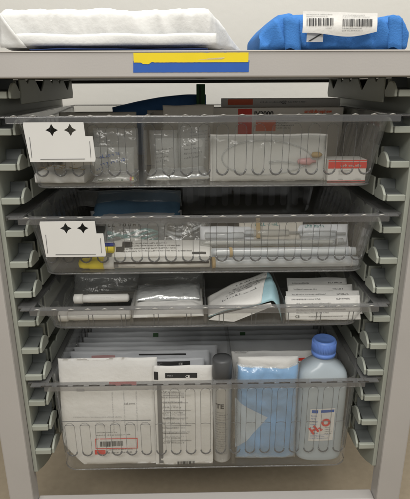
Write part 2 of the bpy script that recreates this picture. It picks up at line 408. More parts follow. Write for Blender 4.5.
    if holder:
        x0, x1, z0, z1, tabs = holder; x0, x1, z0, z1 = x0, x1, z0-zb, z1-zb
        y = -.0155
        def star(cx, cz, r):
            return [(cx+math.cos(a)*rr_, cz+math.sin(a)*rr_) for a, rr_ in [(PI/2+PI/4*i, r if i % 2 == 0 else r*.50) for i in range(8)]]
        cut = .009; a = .018
        outl = [(x0+.0035, z0), (x1, z0), (x1+.001, z0+.004), (x1-.001, z1-.019), (x1-a*.62, z1-.019), (x1-a*.68, z1), (x0, z1), (x0-.001, z1-.004)]
        cu = bpy.data.curves.new('h', 'CURVE'); cu.dimensions = '2D'; cu.fill_mode = 'BOTH'; cu.extrude = .0007
        hs = [star(x0+(x1-x0)*.40, z1-.0105, .0086), star(x0+(x1-x0)*.67, z1-.0105, .0086)]
        for poly in [outl]+hs:
            sp_ = cu.splines.new('POLY'); sp_.points.add(len(poly)-1); sp_.use_cyclic_u = True
            for p_, q_ in zip(sp_.points, poly): p_.co = (q_[0], q_[1], 0, 1)
        o = bpy.data.objects.new('h', cu); C.objects.link(o); me = bpy.data.meshes.new_from_object(o); bpy.data.objects.remove(o)
        for v in me.vertices: v.co = (v.co.x, y+v.co.z, v.co.y)
        me.name = 'label_holder'; me.materials.append(M['card']); ho = bpy.data.objects.new('label_holder', me); C.objects.link(ho); ho.parent = t
        gr = MB()
        gr.box(x0+.006, x0+.0068, y-.0011, y-.0008, z0+.006, z1-.020); gr.box(x0+.018, x1-.014, y-.0011, y-.0008, z0+.0035, z0+.0043)
        gr.box(x1-.0058, x1-.005, y-.0011, y-.0008, z0+.006, z1-.026)
        gr.build('slit', 'greyink', ho)
        for tx in tabs:
            MB().box(tx-.008, tx+.008, y+.0275, y+.0285, z0-.010, z0+.001).build('tab', 'card', ho, bevel=.0003)
    return t
Z = dict(d1=(.817, .713), d2=(.672, .576), d3=(.524, .482), d4=(.386, .198))
p = at(28, 162, -.0155); q = at(93, 122, -.0155)
drawer('topmost clear drawer with white label clip and boxes of dressings', *Z['d1'], (.018, .092), (p.x, q.x-.001, p.z, q.z, ()), (-.088,), 'glint')
p = at(44, 257, -.0155); q = at(103, 221, -.0155)
drawer('second clear drawer holding tubes and syringes behind a white star-cut label clip', *Z['d2'], (.020, .086), (p.x, q.x, p.z, q.z, (p.x+.025, p.x+.050, p.x+.072)), (), 'glint')
dv = [at(x, 300, .03).x for x in (132, 205, 284)]
drawer('shallow clear drawer, third from the top, divided into four compartments', *Z['d3'], 'ribs', None, dv, 'glint')
drawer('deep bottom clear drawer with bottles and sterile packs', *Z['d4'], (.032, .172), None, (at(232, 420, .05).x,), 'refraction', 0, (5, .103), .2555, .2625)

# ================================================================== ON THE COUNTER
def soft_box(x0, x1, y0, y1, z0, hfun, seed, amp, nx=200, na=72, lfun=None):
    """soft wrapped bundle: rounded cross-section swept along x"""
    mb = MB(); vs = []
    for i in range(nx+1):
        u = i/nx; x = x0+(x1-x0)*u; h = hfun(u); d = (y1-y0)/2*(lfun(u) if lfun else 1); cy = y0+(y1-y0)/2
        for k in range(na):
            a = 2*PI*k/na; c, s_ = math.cos(a), math.sin(a)
            sy = abs(c)**.32*(1 if c > 0 else -1); sz = abs(s_)**.34*(1 if s_ > 0 else -1)
            y = cy+d*sy; z = z0+h/2+h/2*sz
            nn = amp*(nz(x+seed, y*1.0, z, 16)+.6*nz(x*1.2+seed+z*.8, y, z*.5, 40)-1.5*abs(nz(x+z*.6+seed, y*.7, z*.35, 34))+.5*abs(nz(x*1.5-z, y, z*.5+seed, 75)))
            if s_ > -.7: y += nn*(1.3 if c < 0 else 1)*-1; z += nn*.9*(1 if s_ > 0 else 0)
            vs.append((x+nn*.8*(1 if 0 < i < nx else 0), y, max(z, z0)))
    mb.add(vs, [(i*na+k, i*na+(k+1) % na, (i+1)*na+(k+1) % na, (i+1)*na+k) for i in range(nx) for k in range(na)]+[tuple(range(na))[::-1], tuple(range(nx*na, (nx+1)*na))])
    return mb
YB = .03
a, b = at(11, 40, YB).x, at(245, 44, YB).x
top = at(100, 9, YB).z-.9035
t = thing('wrapped_pack', 'white crepe wrapped instrument pack with pointed folded corner lying on the countertop', 'sterile pack', (0, 0, .9035))
def hw(u):
    e = (1-.02*u)*top
    if u < .02: e *= .88+.12*math.sqrt(u/.02)
    if u > .84: e *= 1-((u-.84)/.16)**1.1*.93
    return max(e, .003)
def lw(u): return 1 if u < .84 else 1-((u-.84)/.16)**1.3*.75
soft_box(a, b, -.008, .22, .0, hw, 3.1, .0022, lfun=lw).build('wrap', 'wrap', t, smooth=True)
# fold line flap on the front and the tucked left corner
mb = MB(); n = 40; vs = []
for j in range(5):
    for i in range(n+1):
        x = a+.020+(b-a-.062)*i/n; z = .004+.0145*j/4+.0008*math.sin(i*.4)*(j/4)
        vs.append((x, -.0115-.004*nz(x, z, 0, 25)-.0012*math.sin(j/4*PI), z))
mb.add(vs, [(j*(n+1)+i, j*(n+1)+i+1, (j+1)*(n+1)+i+1, (j+1)*(n+1)+i) for j in range(4) for i in range(n)])
o = mb.build('front_fold', 'wrap', t, smooth=True); sd = o.modifiers.new('s', 'SOLIDIFY'); sd.thickness = .0005
mb = MB(); n = 8; A = Vector((a+.001, -.012, .047)); B = Vector((a+.036, -.018, .001)); D = Vector((a-.001, -.010, .002)); vs = []; fs = []; idx = {}
for i in range(n+1):
    for j in range(n+1-i):
        u, v = i/n, j/n; P = A*(1-u-v)+B*u+D*v; P.y -= .007*math.sin(PI*u)*(1-v)+.003*nz(P.x, P.z, 1, 60); idx[i, j] = len(vs); vs.append(P)
for i in range(n):
    for j in range(n-i):
        fs.append((idx[i, j], idx[i+1, j], idx[i, j+1]))
        if i+j < n-1: fs.append((idx[i+1, j], idx[i+1, j+1], idx[i, j+1]))
o = mb.add(vs, fs).build('corner_flap', 'wrap', t, smooth=True); sd = o.modifiers.new('s', 'SOLIDIFY'); sd.thickness = .0015
# navy cloth under it
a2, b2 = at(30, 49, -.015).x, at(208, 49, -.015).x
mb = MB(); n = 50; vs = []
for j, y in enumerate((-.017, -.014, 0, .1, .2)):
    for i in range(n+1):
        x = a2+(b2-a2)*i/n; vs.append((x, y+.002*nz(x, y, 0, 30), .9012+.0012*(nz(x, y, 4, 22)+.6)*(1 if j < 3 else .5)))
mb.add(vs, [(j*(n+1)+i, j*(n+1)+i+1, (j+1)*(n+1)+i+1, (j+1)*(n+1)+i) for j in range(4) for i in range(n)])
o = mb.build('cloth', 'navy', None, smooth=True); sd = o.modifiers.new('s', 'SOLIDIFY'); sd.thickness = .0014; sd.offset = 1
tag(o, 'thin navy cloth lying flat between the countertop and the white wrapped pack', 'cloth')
# blue wrapped pack
a, b = at(257, 45, YB).x, at(399, 45, YB).x; top = at(340, 15, YB).z-.9008
t = thing('wrapped_pack', 'blue cloth wrapped pack with a curled white barcode sticker on the countertop', 'sterile pack', (0, 0, .9008))
def hb(u):
    e = top*(.97+.06*math.sin(u*5+1))
    if u < .14: e *= .42+.58*(u/.14)**.7
    if u > .93: e *= 1-((u-.93)/.07)**2*.5
    return e
soft_box(a, b, -.002, .17, 0, hb, 8.3, .0035, lfun=lambda u: 1).build('wrap', 'bluewrap', t, smooth=True)
for (x0, x1, zc) in ((a+.030, a+.052, .040), (b-.032, b-.012, .041)):
    vs = []; mb = MB()
    for j in range(7):
        for i in range(7):
            x = x0+(x1-x0)*i/6; z = zc-.039*j/6+.002*math.sin(i*.9); vs.append((x+.004*j/6, -.0045-.003*math.sin(PI*i/6)-.001*nz(x, z, 0, 50), z))
    mb.add(vs, [(j*7+i, j*7+i+1, (j+1)*7+i+1, (j+1)*7+i) for j in range(6) for i in range(6)])
    o = mb.build('fold', 'bluewrap', t, smooth=True); sd = o.modifiers.new('s', 'SOLIDIFY'); sd.thickness = .0015
sx0, sx1 = at(302, 30, -.01).x, at(376, 30, -.01).x
zt_, zb_ = at(340, 12, -.01).z-.9008, at(340, 36, -.01).z-.9008
def FS(x, z): return .012+.004*math.sin((x-sx0)/(sx1-sx0)*PI)+.0018*math.sin((z-zb_)*160)
def ZS(x, z): return z
mb = MB(); n = 24; vs = []
for j in range(9):
    for i in range(n+1):
        u = i/n; x = sx0+(sx1-sx0)*u; lo = zb_+.004*(1-math.sin(u*PI))*1.0+.0015*math.sin(u*7); hi = zt_+.0015*math.sin(u*3+2)
        z = lo+(hi-lo)*j/8; vs.append((x, -FS(x, z), z))
mb.add(vs, [(j*(n+1)+i, j*(n+1)+i+1, (j+1)*(n+1)+i+1, (j+1)*(n+1)+i) for j in range(8) for i in range(n)])
st_ = mb.build('sticker', 'paper', t, smooth=True)
w = sx1-sx0; hh = zt_-zb_
bars(st_, FS, sx0+.05*w, sx0+.40*w, zb_+.42*hh, zb_+.74*hh, seed=4)
bars(st_, FS, sx0+.52*w, sx0+.93*w, zb_+.38*hh, zb_+.70*hh, seed=5)
lines(st_, FS, sx0+.04*w, sx0+.42*w, zb_+.78*hh, zb_+.94*hh, 2, 'greyink', seed=6)
lines(st_, FS, sx0+.52*w, sx0+.95*w, zb_+.75*hh, zb_+.90*hh, 2, 'greyink', seed=7)
lines(st_, FS, sx0+.30*w, sx0+.42*w, zb_+.28*hh, zb_+.36*hh, 1, 'ink', seed=8)
lines(st_, FS, sx0+.52*w, sx0+.90*w, zb_+.16*hh, zb_+.34*hh, 2, 'ink', seed=9, full=.7)
p = at(306, 42, -.008); q = at(323, 33, -.008); z0, z1 = p.z-.9008, q.z-.9008
F0 = lambda x, z: .0105
ind = patch(t, F0, p.x, q.x, z0, z1, 'palegrey', 'indicator_tape', 0)
MB().prism([(p.x+.002, -.0112, z0+.001), (p.x+.005, -.0112, z0+.001), (q.x-.001, -.0112, z1-.001), (q.x-.004, -.0112, z1-.001)], (0, .0004, 0)).build('indicator_stripe', 'ink', ind)

# ================================================================== TOP DRAWER CONTENTS
B1 = Z['d1'][1]+.0032
# blue bag and green folder at the back
xa, xb = at(112, 110, .33).x, at(206, 110, .33).x; H = at(180, 94.5, .33).z-B1
def cutb(x, z):
    u = (x+ (xb-xa)/2)/(xb-xa); return x, z*(.80+.20*math.sin(min(1, u*1.15)*PI/2))
r, F = pouch('cloth_bundle', 'dark blue cloth bundle rising at the back of the topmost drawer', 'cloth bundle', xb-xa, H, .05, ((xa+xb)/2, .335, B1), (0, 0, 0), 'bundle', 3, .003, cut=cutb, body='cloth')
p = at(196, 100, .30); q = at(206, 84, .30)
r = thing('folder', 'narrow green plastic folder standing upright behind the boxes in the topmost drawer', 'folder', ((p.x+q.x)/2, .30, B1))
MB().box(-.009, .008, -.004, .004, 0, q.z-B1).build('cover', 'green', r, bevel=.001)
MB().box(-.003, -.001, -.0052, -.0042, .01, q.z-B1-.004).build('spine_groove', 'ink', r)
def carton(name, label, x0, x1, y0, y1, z0, z1, cat='box', rz=0, group=None, m='box'):
    r = thing(name, label, cat, ((x0+x1)/2, (y0+y1)/2, z0), (0, 0, rz), group)
    w, d, h = x1-x0, y1-y0, z1-z0
    MB().box(-w/2, w/2, -d/2, d/2, 0, h).build('carton', m, r, bevel=.0008)
    return r, w, d, h
g1 = 'dressing boxes standing in the topmost drawer'
p0, p1 = at(222, 105, .27), at(340, 105, .27); zz = at(280, 98.5, .27).z
r, w, d, h = carton('dressing_box', 'tall dressing box with orange red block at its upper left, rearmost in the topmost drawer', p0.x, p1.x, .27, .31, B1, zz, group=g1)
FF = lambda x, z: d/2
for q0, q1 in ((.05, .26),):
    patch(r, FF, -w/2+q0*w, -w/2+q1*w, h-.011, h-.001, 'orange', 'colour_block', .0004, 2)
lines(r, FF, -w/2+.32*w, w/2-.01, h-.009, h-.003, 1, 'greyink', seed=21, wmax=.01)
text(r, FF, 'CE', .0, h-.0095, .008, 'ink')
p0, p1 = at(205, 130, .22), at(342, 130, .22); zz = at(280, 107.5, .22).z
r, w, d, h = carton('dressing_box', 'grey white dressing box lettered in black and red, front one of the two', p0.x, p1.x, .22, .262, B1, zz, group=g1)
FF = lambda x, z: .021
def fx(px): return at(px, 115, .22).x-(p0.x+p1.x)/2
def fz(py): return at(280, py, .22).z-B1
patch(r, FF, fx(238), fx(252), fz(134), fz(108.5), 'red', 'colour_block', .0004, 2)
patch(r, FF, fx(256), fx(276), fz(131), fz(120), 'orange', 'colour_block', .0004, 2)
text(r, FF, 'IV3000', fx(254), fz(116), .0125, 'ink', bold=.0003)
text(r, FF, 'smith&nephew', fx(304), fz(113), .0085, 'orange', bold=.0002)
lines(r, FF, fx(276), fx(298), fz(129), fz(119), 4, 'ink', seed=22)
# small red and white carton
p0, p1 = at(329, 186, .03), at(372, 185, .03); zz = at(350, 159.5, .03).z
r, w, d, h = carton('small_box', 'small white carton with a red upper band in the right corner of the topmost drawer', p0.x-.004, min(p1.x, .2465), .028, .068, B1, zz, m='paper')
FF = lambda x, z: .020
patch(r, FF, -w/2, w/2, h*.60, h*.90, 'red', 'red_band', .0004, 2)
patch(r, FF, -w/2, w/2, h*.93, h*.995, 'red', 'red_band', .0004, 2)
lines(r, FF, -w*.18, w*.38, h*.67, h*.83, 1, 'paper', 'band_lettering', 23, wmax=.01, fill=.8)
lines(r, FF, -w*.22, w*.12, h*.30, h*.55, 4, 'greyink', seed=24)
lines(r, FF, -w*.22, -w*.05, h*.06, h*.14, 1, 'ink', seed=25)
lines(r, FF, w*.18, w*.45, h*.06, h*.14, 1, 'ink', seed=25)
patch(r, FF, -w/2, w/2, h*.0, h*.03, 'red', 'red_line', .0004, 2)
# paper pouches at the left
def standing(name, label, cat, px0, px1, pyt, Yb, lean, T, m, seed, base, amp=.0015, group=None, cut=None, rz=0, **k):
    xc = (at(px0, 150, Yb).x+at(px1, 150, Yb).x)/2
    # perspective: measure the width at mid height
    zt0 = at((px0+px1)/2, pyt, Yb+.02).z; pm = 0
    for py in range(80, 480, 2):
        if abs(at(205, py, Yb).z-(base+zt0)/2) < .004: pm = py
    x0, x1 = at(px0, pm, Yb).x, at(px1, pm, Yb).x
    H = (zt0-base)
    for _ in range(4):
        zt1 = at((px0+px1)/2, pyt, Yb+H*math.sin(lean)).z; H = (zt1-base)/math.cos(lean)
    return pouch(name, label, cat, x1-x0, H, T, ((x0+x1)/2, Yb, base), (-lean, 0, rz), m, seed, amp, group, cut=cut, **k)+(x1-x0, H)
g = 'paper pouches standing in the topmost drawer'
r, F, w, h = standing('paper_pouch', 'warm paper pouch with slanted grey print left of the divider in the topmost drawer', 'pouch', 60, 137, 112, .16, .12, .008, 'paper2', 4, B1, .0025, g)
lines(r, F, w*-.05, w*.40, h*.45, h*.62, 2, 'greyink', seed=31, slope=-.35, wmax=.012)
r, F, w, h = standing('paper_pouch', 'pale paper pouch with blue print standing low behind the vial packet', 'pouch', 92, 134, 147, .10, .15, .005, 'paper', 5, B1, .002, g)
lines(r, F, -w*.4, w*.1, h*.55, h*.72, 1, 'ink', seed=32); lines(r, F, -w*.4, w*.0, h*.1, h*.3, 1, 'btape', seed=33, slope=.3)
r, F, w, h = standing('paper_pouch', 'tan paper pouch showing behind the clear divider beside the blue bundle', 'pouch', 148, 200, 110, .20, .08, .006, 'paper2', 6, B1, .002, g)
r, F, w, h = standing('paper_pouch', 'cream paper pouch with a column of black print left of the looped tubing', 'pouch', 163, 214, 105, .12, .12, .006, 'paper2', 7, B1, .002, g)
lines(r, F, w*.02, w*.48, h*.33, h*.62, 6, 'ink', seed=34, slope=.12, wmax=.006, fill=.4)
r, F, w, h = standing('paper_pouch', 'smooth white paper pouch standing low in the middle of the topmost drawer', 'pouch', 155, 205, 138, .09, .1, .004, 'paper', 8, B1, .002, g)
# pouch with looped tubing
r, F, w, h = standing('tubing_pouch', 'white backed clear pouch with a looped catheter and pink connector', 'pouch', 210, 327, 134, .035, .10, .006, 'paper', 9, B1, .0012, power=8)
lp = MB(); pts = []
for i in range(60):
    a = 2*PI*i/59*1.0+.1; x = -w*.02+w*.38*math.cos(a); z = h*.5+h*.36*math.sin(a)*(1-.12*math.cos(a)); pts.append((x, -F(x, z)-.0022, z))
lp.tube(pts, .0011, 6); lp.build('catheter_loop', 'tubeclear', r, smooth=True)
pts = [(w*(.0+.07*i), -F(w*(.0+.07*i), h*.4)-.003, h*(.40+.02*math.sin(i*1.3))) for i in range(6)]
MB().tube(pts, .0018, 8).build('catheter_tube', 'tubeclear', r, smooth=True)
mb = MB(); x = w*.30
mb.lathe([(.0005, -.011), (.004, -.009), (.0052, 0), (.006, .008), (.0025, .012), (.0018, .018)], 14, (x, -F(x, h*.42)-.004, h*.42), 'x'); mb.build('connector', 'pink', r, smooth=True)
mb = MB(); mb.lathe([(.0004, -.008), (.004, -.006), (.0045, .004), (.001, .009)], 12, (x+.018, -F(x, h*.55)-.004, h*.56), 'x'); mb.build('connector_cap', 'brown', r, smooth=True)
F2 = lambda x, z: F(x, z)+.0065*max(0, (1-(2*x/w)**4)*(1-(2*z/h-1)**4))+.0008*nz(x, z, 0, 70)
pk = pack_mesh(w*.97, h*.96, .001, F2, 30, 30); o = pk.build('film_front', 'film', r, smooth=True)
g = 'clear crumpled bags standing in the topmost drawer'
for lab, p0, p1, pt, Y, sd_ in (('clear crumpled bag with blue marks standing behind the vial packet', 93, 138, 128, .075, 301), ('clear crumpled bag standing right of the divider behind the foil packets', 150, 178, 130, .070, 302),
                      ('clear crumpled bag leaning beside the looped tubing pouch', 178, 209, 122, .080, 303)):
    r, F, w, h = standing('clear_bag', lab, 'bag', p0, p1, pt, Y, .15, .016, 'film', sd_, B1, .004, g, body='film')
    if sd_ == 301: lines(r, F, -w*.35, w*.3, h*.2, h*.5, 2, 'btape', seed=sd_, slope=.2)
    else: lines(r, F, -w*.3, w*.3, h*.3, h*.62, 4, 'greyink', seed=sd_, slope=.12)
# gauze tray, vial packet, foil packets
p0, p1 = at(37, 186, .03), at(86, 186, .03)
xc = (p0.x+p1.x)/2; wd = p1.x-p0.x
r = thing('gauze_tray', 'white crumpled gauze tray in the left corner of the topmost drawer', 'tray', (xc, .060, B1))
soft_box(-wd/2, wd/2, -.038, .04, 0, lambda u: .017+.002*math.sin(u*9), 5.5, .003, 40, 26).build('gauze', 'wrap', r, smooth=True)
mb = MB()
for i in range(16): 
    xx = rnd.uniform(-wd*.42, wd*.42); yy = rnd.uniform(-.03, .03); mb.tube([(xx, yy, .0195), (xx+rnd.uniform(-.01, .01), yy+rnd.uniform(-.006, .006), .0205)], .0007, 5)
mb.build('thread', 'brown', r, smooth=True)
p0, p1 = at(97, 186, .03), at(139, 186, .03); xc = (p0.x+p1.x)/2; wd = p1.x-p0.x
r = thing('vial_packet', 'flat clear packet of printed white vials with red, yellow and green tips beside the divider', 'packet', (xc-.004, .045, B1))
mb = MB()
for k in range(3): mb.lathe([(.001, -wd/2+.004), (.0035, -wd/2+.005), (.0035, wd/2-.012), (.002, wd/2-.010)], 12, (0, -.010+.009*k, .0042), 'x')
v = mb.build('vial', 'white', r, smooth=True)
F3 = lambda x, z: 0
mb = MB()
R = random.Random(5)
for k in range(26):
    xx = R.uniform(-wd*.42, wd*.30); yy = R.choice((-.0135, -.0045)); mb.box(xx, xx+R.uniform(.0015, .004), yy-.0004, yy-.0002, .003+R.choice((0, .0016)), .0038+R.choice((0, .0014)))
mb.build('print', 'green', v)
for i, (m_, n_) in enumerate((('red', 'red_tip'), ('yellow', 'yellow_tip'), ('green', 'green_tip'))):
    MB().lathe([(.0008, 0), (.0032, .0005), (.0032, .0024), (.0008, .003)], 12, (wd/2-.010+.0032*i, -.010, .0052), 'x').build(n_, m_, r, smooth=True)
Ff = make_F(wd*1.04, .05, .018, .003, 12)
o = pack_mesh(wd*1.04, .04, .018, Ff, 30, 30, seed=4).build('film', 'film', r, smooth=True); o.rotation_euler = (-PI/2, 0, 0); o.location = (0, -.022, .004)
g = 'crumpled foil packets along the front of the topmost drawer'
for i, (px, lab) in enumerate(((152, 'crumpled foil packet next to the divider, leftmost of the three foil packets'), (170, 'crumpled foil packet between two others like it in the topmost drawer'), (191, 'crumpled foil packet touching the looped catheter pouch'))):
    p = at(px+7, 184, .035)
    pouch('foil_packet', lab, 'packet', .036, .034, .011, (p.x, .022+.004*i, B1+.006), (-PI/2+.25, 0, .15*(i-1)), 'foil', 20+i, .0035, g, body='foil')

# ================================================================== SECOND DRAWER CONTENTS
B2 = Z['d2'][1]+.0032
def film_bag(name, label, px0, px1, pyt, pyb, Y, T, seed, lean=.5, amp=.005, m='film', inner=None, cat='bag', group=None):
    xc, wd, zb, H = span(px0, px1, pyt, pyb, Y)
    r = thing(name, label, cat, (xc, Y, zb), (-lean, 0, 0), group)
    H = H/math.cos(lean)*.95
    F = make_F(wd, H, T, amp, seed); pack_mesh(wd, H, T, F, 34, 26, seed=seed, edge_amp=.005).build('film', m, r, smooth=True)
    return r, F, wd, H
# back: blue pouch with clear bag above it
xc, wd, zb, H = span(93, 180, 205, 214, .27)
pouch('blue_pouch', 'flat blue pouch lying on top at the back of the second drawer', 'pouch', wd, .09, .014, (xc, .26, zb-.004), (-1.15, 0, 0), 'bluedark', 33, .002)
film_bag('clear_bag', 'cloudy empty clear bag lying over the blue pouch at the back', 75, 182, 192, 206, .30, .02, 41, .7, .004)
xc, wd, zb, H = span(90, 182, 214, 262, .24)
pouch('sealed_pack', 'grey sealed pack standing low at the back of the second drawer under the blue pouch', 'pack', wd, at(140, 214, .25).z-B2, .05, (xc, .28, B2), (0, 0, 0), 'greypack', 34, .004)
# bags with teal tubing
r, F, w, h = film_bag('tubing_bag', 'clear bag with teal tubing beside the label clip of the second drawer', 103, 166, 224, 258, .10, .025, 42, .5, .006)
mb = MB()
for k in range(4):
    zz = h*(.50+.05*k); mb.tube([(w*(-.42+.1*i), -F(w*(-.42+.1*i), zz)*.5-.001*k, zz+.006*math.sin(i*.8+k)) for i in range(9)], .0022, 8)
mb.build('teal_tube', 'teal', r, smooth=True)
mb = MB()
for k in range(3):
    zz = h*(.18+.12*k); mb.tube([(w*(-.45+.1*i), -F(w*(-.45+.1*i), zz)*.6, zz+.004*math.sin(i*.9+2*k)) for i in range(10)], .004, 8)
mb.build('white_tube', 'white', r, smooth=True)
lines(r, F, -w*.42, w*.35, h*.78, h*.95, 1, 'ink', seed=51, wmax=.005, fill=.7)
r, F, w, h = film_bag('tubing_bag', 'clear bag of coiled pale tubing in the middle of the second drawer', 160, 212, 222, 262, .12, .025, 43, .5, .007)
mb = MB()
for k in range(4):
    zz = h*(.15+.2*k); mb.tube([(w*(-.42+.1*i), -.004, zz+.010*math.sin(i*.5+k*1.1)) for i in range(9)], .003, 8)
mb.build('pale_tube', 'greypack2', r, smooth=True)
# tall packs behind the right half (backs seen through the front)
g = 'sealed syringe packs lying behind the long tubes'
Lab = ['sealed syringe pack lying at the left just behind the long white tubes', 'sealed syringe pack tied by a brown rubber band in the middle of the second drawer', 'sealed syringe pack at the right behind the long white tubes']
for i, (px0, px1, pyt) in enumerate(((200, 258, 226), (240, 305, 222), (295, 350, 224))):
    r, F, wd, H = standing('syringe_pack', Lab[i], 'syringe pack', px0, px1, pyt, .075, .45, .010, ['greypack2', 'paper2', 'greypack2'][i], 60+i, B2+.006, .003, g)
    mb = MB()
    for k in range(2):
        zz = H*(.30+.33*k); mb.lathe([(.002, -wd*.42), (.0055, -wd*.41), (.0055, wd*.25), (.0025, wd*.26), (.0025, wd*.42)], 14, (0, -F(0, zz)-.004, zz), 'x')
    mb.build('syringe', 'tubeclear', r, smooth=True)
    mb = MB()
    zz = H*.30; mb.lathe([(.001, -wd*.2), (.0042, -wd*.19), (.0042, wd*.0), (.001, wd*.01)], 14, (0, -F(0, zz)-.004, zz), 'x'); mb.build('plunger', 'white', r, smooth=True)
    if i != 0: lines(r, F, w*-.3, w*.3, H*.8, H*1.05, 1, 'teal', seed=70+i)
    if i == 1:
        mb = MB(); x = -wd*.25; mb.box(x, x+.007, -.012, -.010, H*.45, H*1.12); mb.build('rubber_band', 'brown', r, bevel=.0008)
# printed white packets standing behind the long dark-striped tube
xc, wd, zb, H = span(113, 212, 252, 266, .05)
r, F = pouch('printed_packet', 'long printed white packet lying behind the yellow capped tube', 'packet', wd, .034, .008, (xc, .040, B2+.012), (-.9, 0, 0), 'paper', 71, .0015)
lines(r, F, -wd*.40, wd*.38, .008, .028, 4, 'ink', seed=72, wmax=.010, fill=.5)
patch(r, F, -wd*.46, -wd*.38, .010, .020, 'ink', 'black_block', .0006, 3); patch(r, F, -wd*.40, -wd*.30, .018, .030, 'ink', 'black_block', .0006, 3)
patch(r, F, wd*.30, wd*.44, .004, .008, 'ink', 'black_block', .0006, 3)
# yellow capped tube with dark strip
def rod(name, label, px0, px1, py, Y, rad, group=None, cat='tube'):
    a, b = at(px0, py, Y), at(px1, py, Y)
    return thing(name, label, cat, (a.x, Y, a.z), (0, 0, 0), group), b.x-a.x
r, L_ = rod('capped_tube', 'long white tube with black stripe and yellow cap in the front of the second drawer', 79, 210, 267, .022, .009)
r.location.z = B2+.0098; r.scale = (1, 1.08, 1.08)
cap = (at(105, 267, .026).x-r.location.x); bnd = at(115, 267, .026).x-r.location.x
MB().lathe([(.002, 0), (.0062, .002), (.0078, .008), (.0078, .017), (.0088, .018), (.0090, cap), (.007, cap)], 24, axis='x').build('cap', 'yellow', r, smooth=True)
MB().lathe([(.0088, cap+.0003), (.0088, bnd), (.0078, bnd+.0005)], 24, axis='x').build('collar', 'white', r, smooth=True)
bd = MB().lathe([(.0075, bnd+.0008), (.0075, L_-.001), (.004, L_)], 24, axis='x').build('barrel', 'white', r, smooth=True)
MB().box(bnd+.001, L_-.002, -.0084, -.0074, .0012, .0042).build('stripe', 'ink', bd)
MB().box(bnd+.001, bnd+.007, -.0084, -.0074, -.004, .0010).build('stripe', 'greyink', bd)
FB = lambda x, z: .0084
lines(bd, FB, bnd+.012, bnd+.035, -.004, -.001, 1, 'greyink', seed=74, off=.0001)
r, L_ = rod('capped_tube', 'yellow tube with blue collar lying just behind the longer yellow capped one', 88, 114, 258, .042, .006)
r.location.z = B2+.024; r.location.y = .050
MB().lathe([(.002, 0), (.006, .002), (.006, L_*.5), (.0065, L_*.5+.001), (.0065, L_), (.004, L_+.001)], 20, axis='x').build('barrel', 'yellow', r, smooth=True)
MB().box(L_*.35, L_+.001, -.004, .004, .0055, .010).build('collar', 'darkblue', r, bevel=.001)
# long white tubes at the right
g = 'long white tubes lying in the right half of the second drawer'
for lab, py0, Y, zz, p0, p1, rad in (('front long white tube lying on the bottom right of the second drawer', 268, .0225, .0085, 213, 357, .0082),
                      ('upper long white tube resting behind and above the front one', 257, .0395, .0195, 211, 355, .0078),
                      ('rear long white tube with clear barrel, farthest back of the three tubes', 257, .058, .030, 200, 342, .0060)):
    r, L_ = rod('long_tube', lab, p0, p1, py0, Y, rad, g); r.location.z = B2+zz
    MB().lathe([(rad*.5, 0), (rad*.97, .001), (rad, .012), (rad, L_-.013), (rad*.96, L_-.012), (rad*.96, L_-.001), (rad*.5, L_)], 24, axis='x').build('barrel', 'hazy' if rad > .007 else 'tubeclear', r, smooth=True)
    MB().lathe([(rad*.35, .004), (rad*.55, .008), (rad*.55, L_-.02), (rad*.3, L_-.016)], 16, axis='x').build('inner_rod', 'white', r, smooth=True)
    MB().lathe([(rad*1.05, L_-.012), (rad*1.05, L_-.0105)], 24, axis='x').build('ring', 'palegrey', r)
for lab, px, Y, zz, rad in (('brown rubber band round the left end of the front long tube', 212, .0225, .0085, .0086), ('brown rubber band round the upper long tube', 229, .0395, .0195, .0083)):
    p = at(px, 262, Y); r = MB().lathe([(rad, 0), (rad+.0004, .0004), (rad+.0004, .0046), (rad, .005)], 24, (0, 0, 0), 'x').build('rubber_band', 'brown', None, smooth=True)
    r.location = (p.x, Y, B2+zz); r.rotation_euler = (0, 0, .08); tag(r, lab, 'rubber band', 'rubber bands')

# ================================================================== THIRD DRAWER CONTENTS
B3 = Z['d3'][1]+.0032
g = 'white capped vials in the left compartment'
for lab, p0, p1, Y, zz, rad in (('front white capped vial lying in the left of the shallow drawer', 58, 131, .028, .0095, .0092), ('rear white capped vial lying behind the front one in the shallow drawer', 75, 130, .070, .0215, .0085)):
    a, b = at(p0, 312, Y), at(p1, 312, Y)
    r = thing('capped_vial', lab, 'vial', (a.x, Y, B3+zz), (0, 0, .02), g); L_ = b.x-a.x
    cp = MB(); cp.lathe([(rad*.6, 0), (rad*.98, .0015), (rad, .016), (rad*.7, .0165)], 26, axis='x'); cp.build('cap', 'white', r, smooth=True)
    bd = MB().lathe([(rad*.8, .0168), (rad*.82, .024), (rad*.86, .026), (rad*.86, L_-.003), (rad*.5, L_)], 26, axis='x').build('barrel', 'paper', r, smooth=True)
    FV = lambda x, z, R_=rad*.86: math.sqrt(max(1e-9, R_*R_-z*z))+.0003
    lines(bd, FV, .03, L_-.02, .0015, rad*.6, 2, 'palegrey', seed=81, wmax=.010, off=.0002)
xc, wd, zb, H = span(133, 204, 288, 322, .05)
r, F = pouch('crumpled_packet', 'crumpled white and silver packet between the first two dividers of the shallow drawer', 'packet', wd*.96, .085, .020, (xc+.002, .024, B3+.008), (-PI/2+.16, 0, .03), 'paper', 82, .005)
r2 = pack_mesh(wd*.9, .05, .008, make_F(wd*.9, .05, .008, .004, 83), 30, 24, seed=9).build('foil_flap', 'foil', r, smooth=True); r2.location = (0, -.013, .030)
film_bag('clear_sleeve', 'clear plastic sleeve arching over the vials at the rear of the shallow drawer', 72, 204, 279, 298, .16, .03, 84, .8, .006)
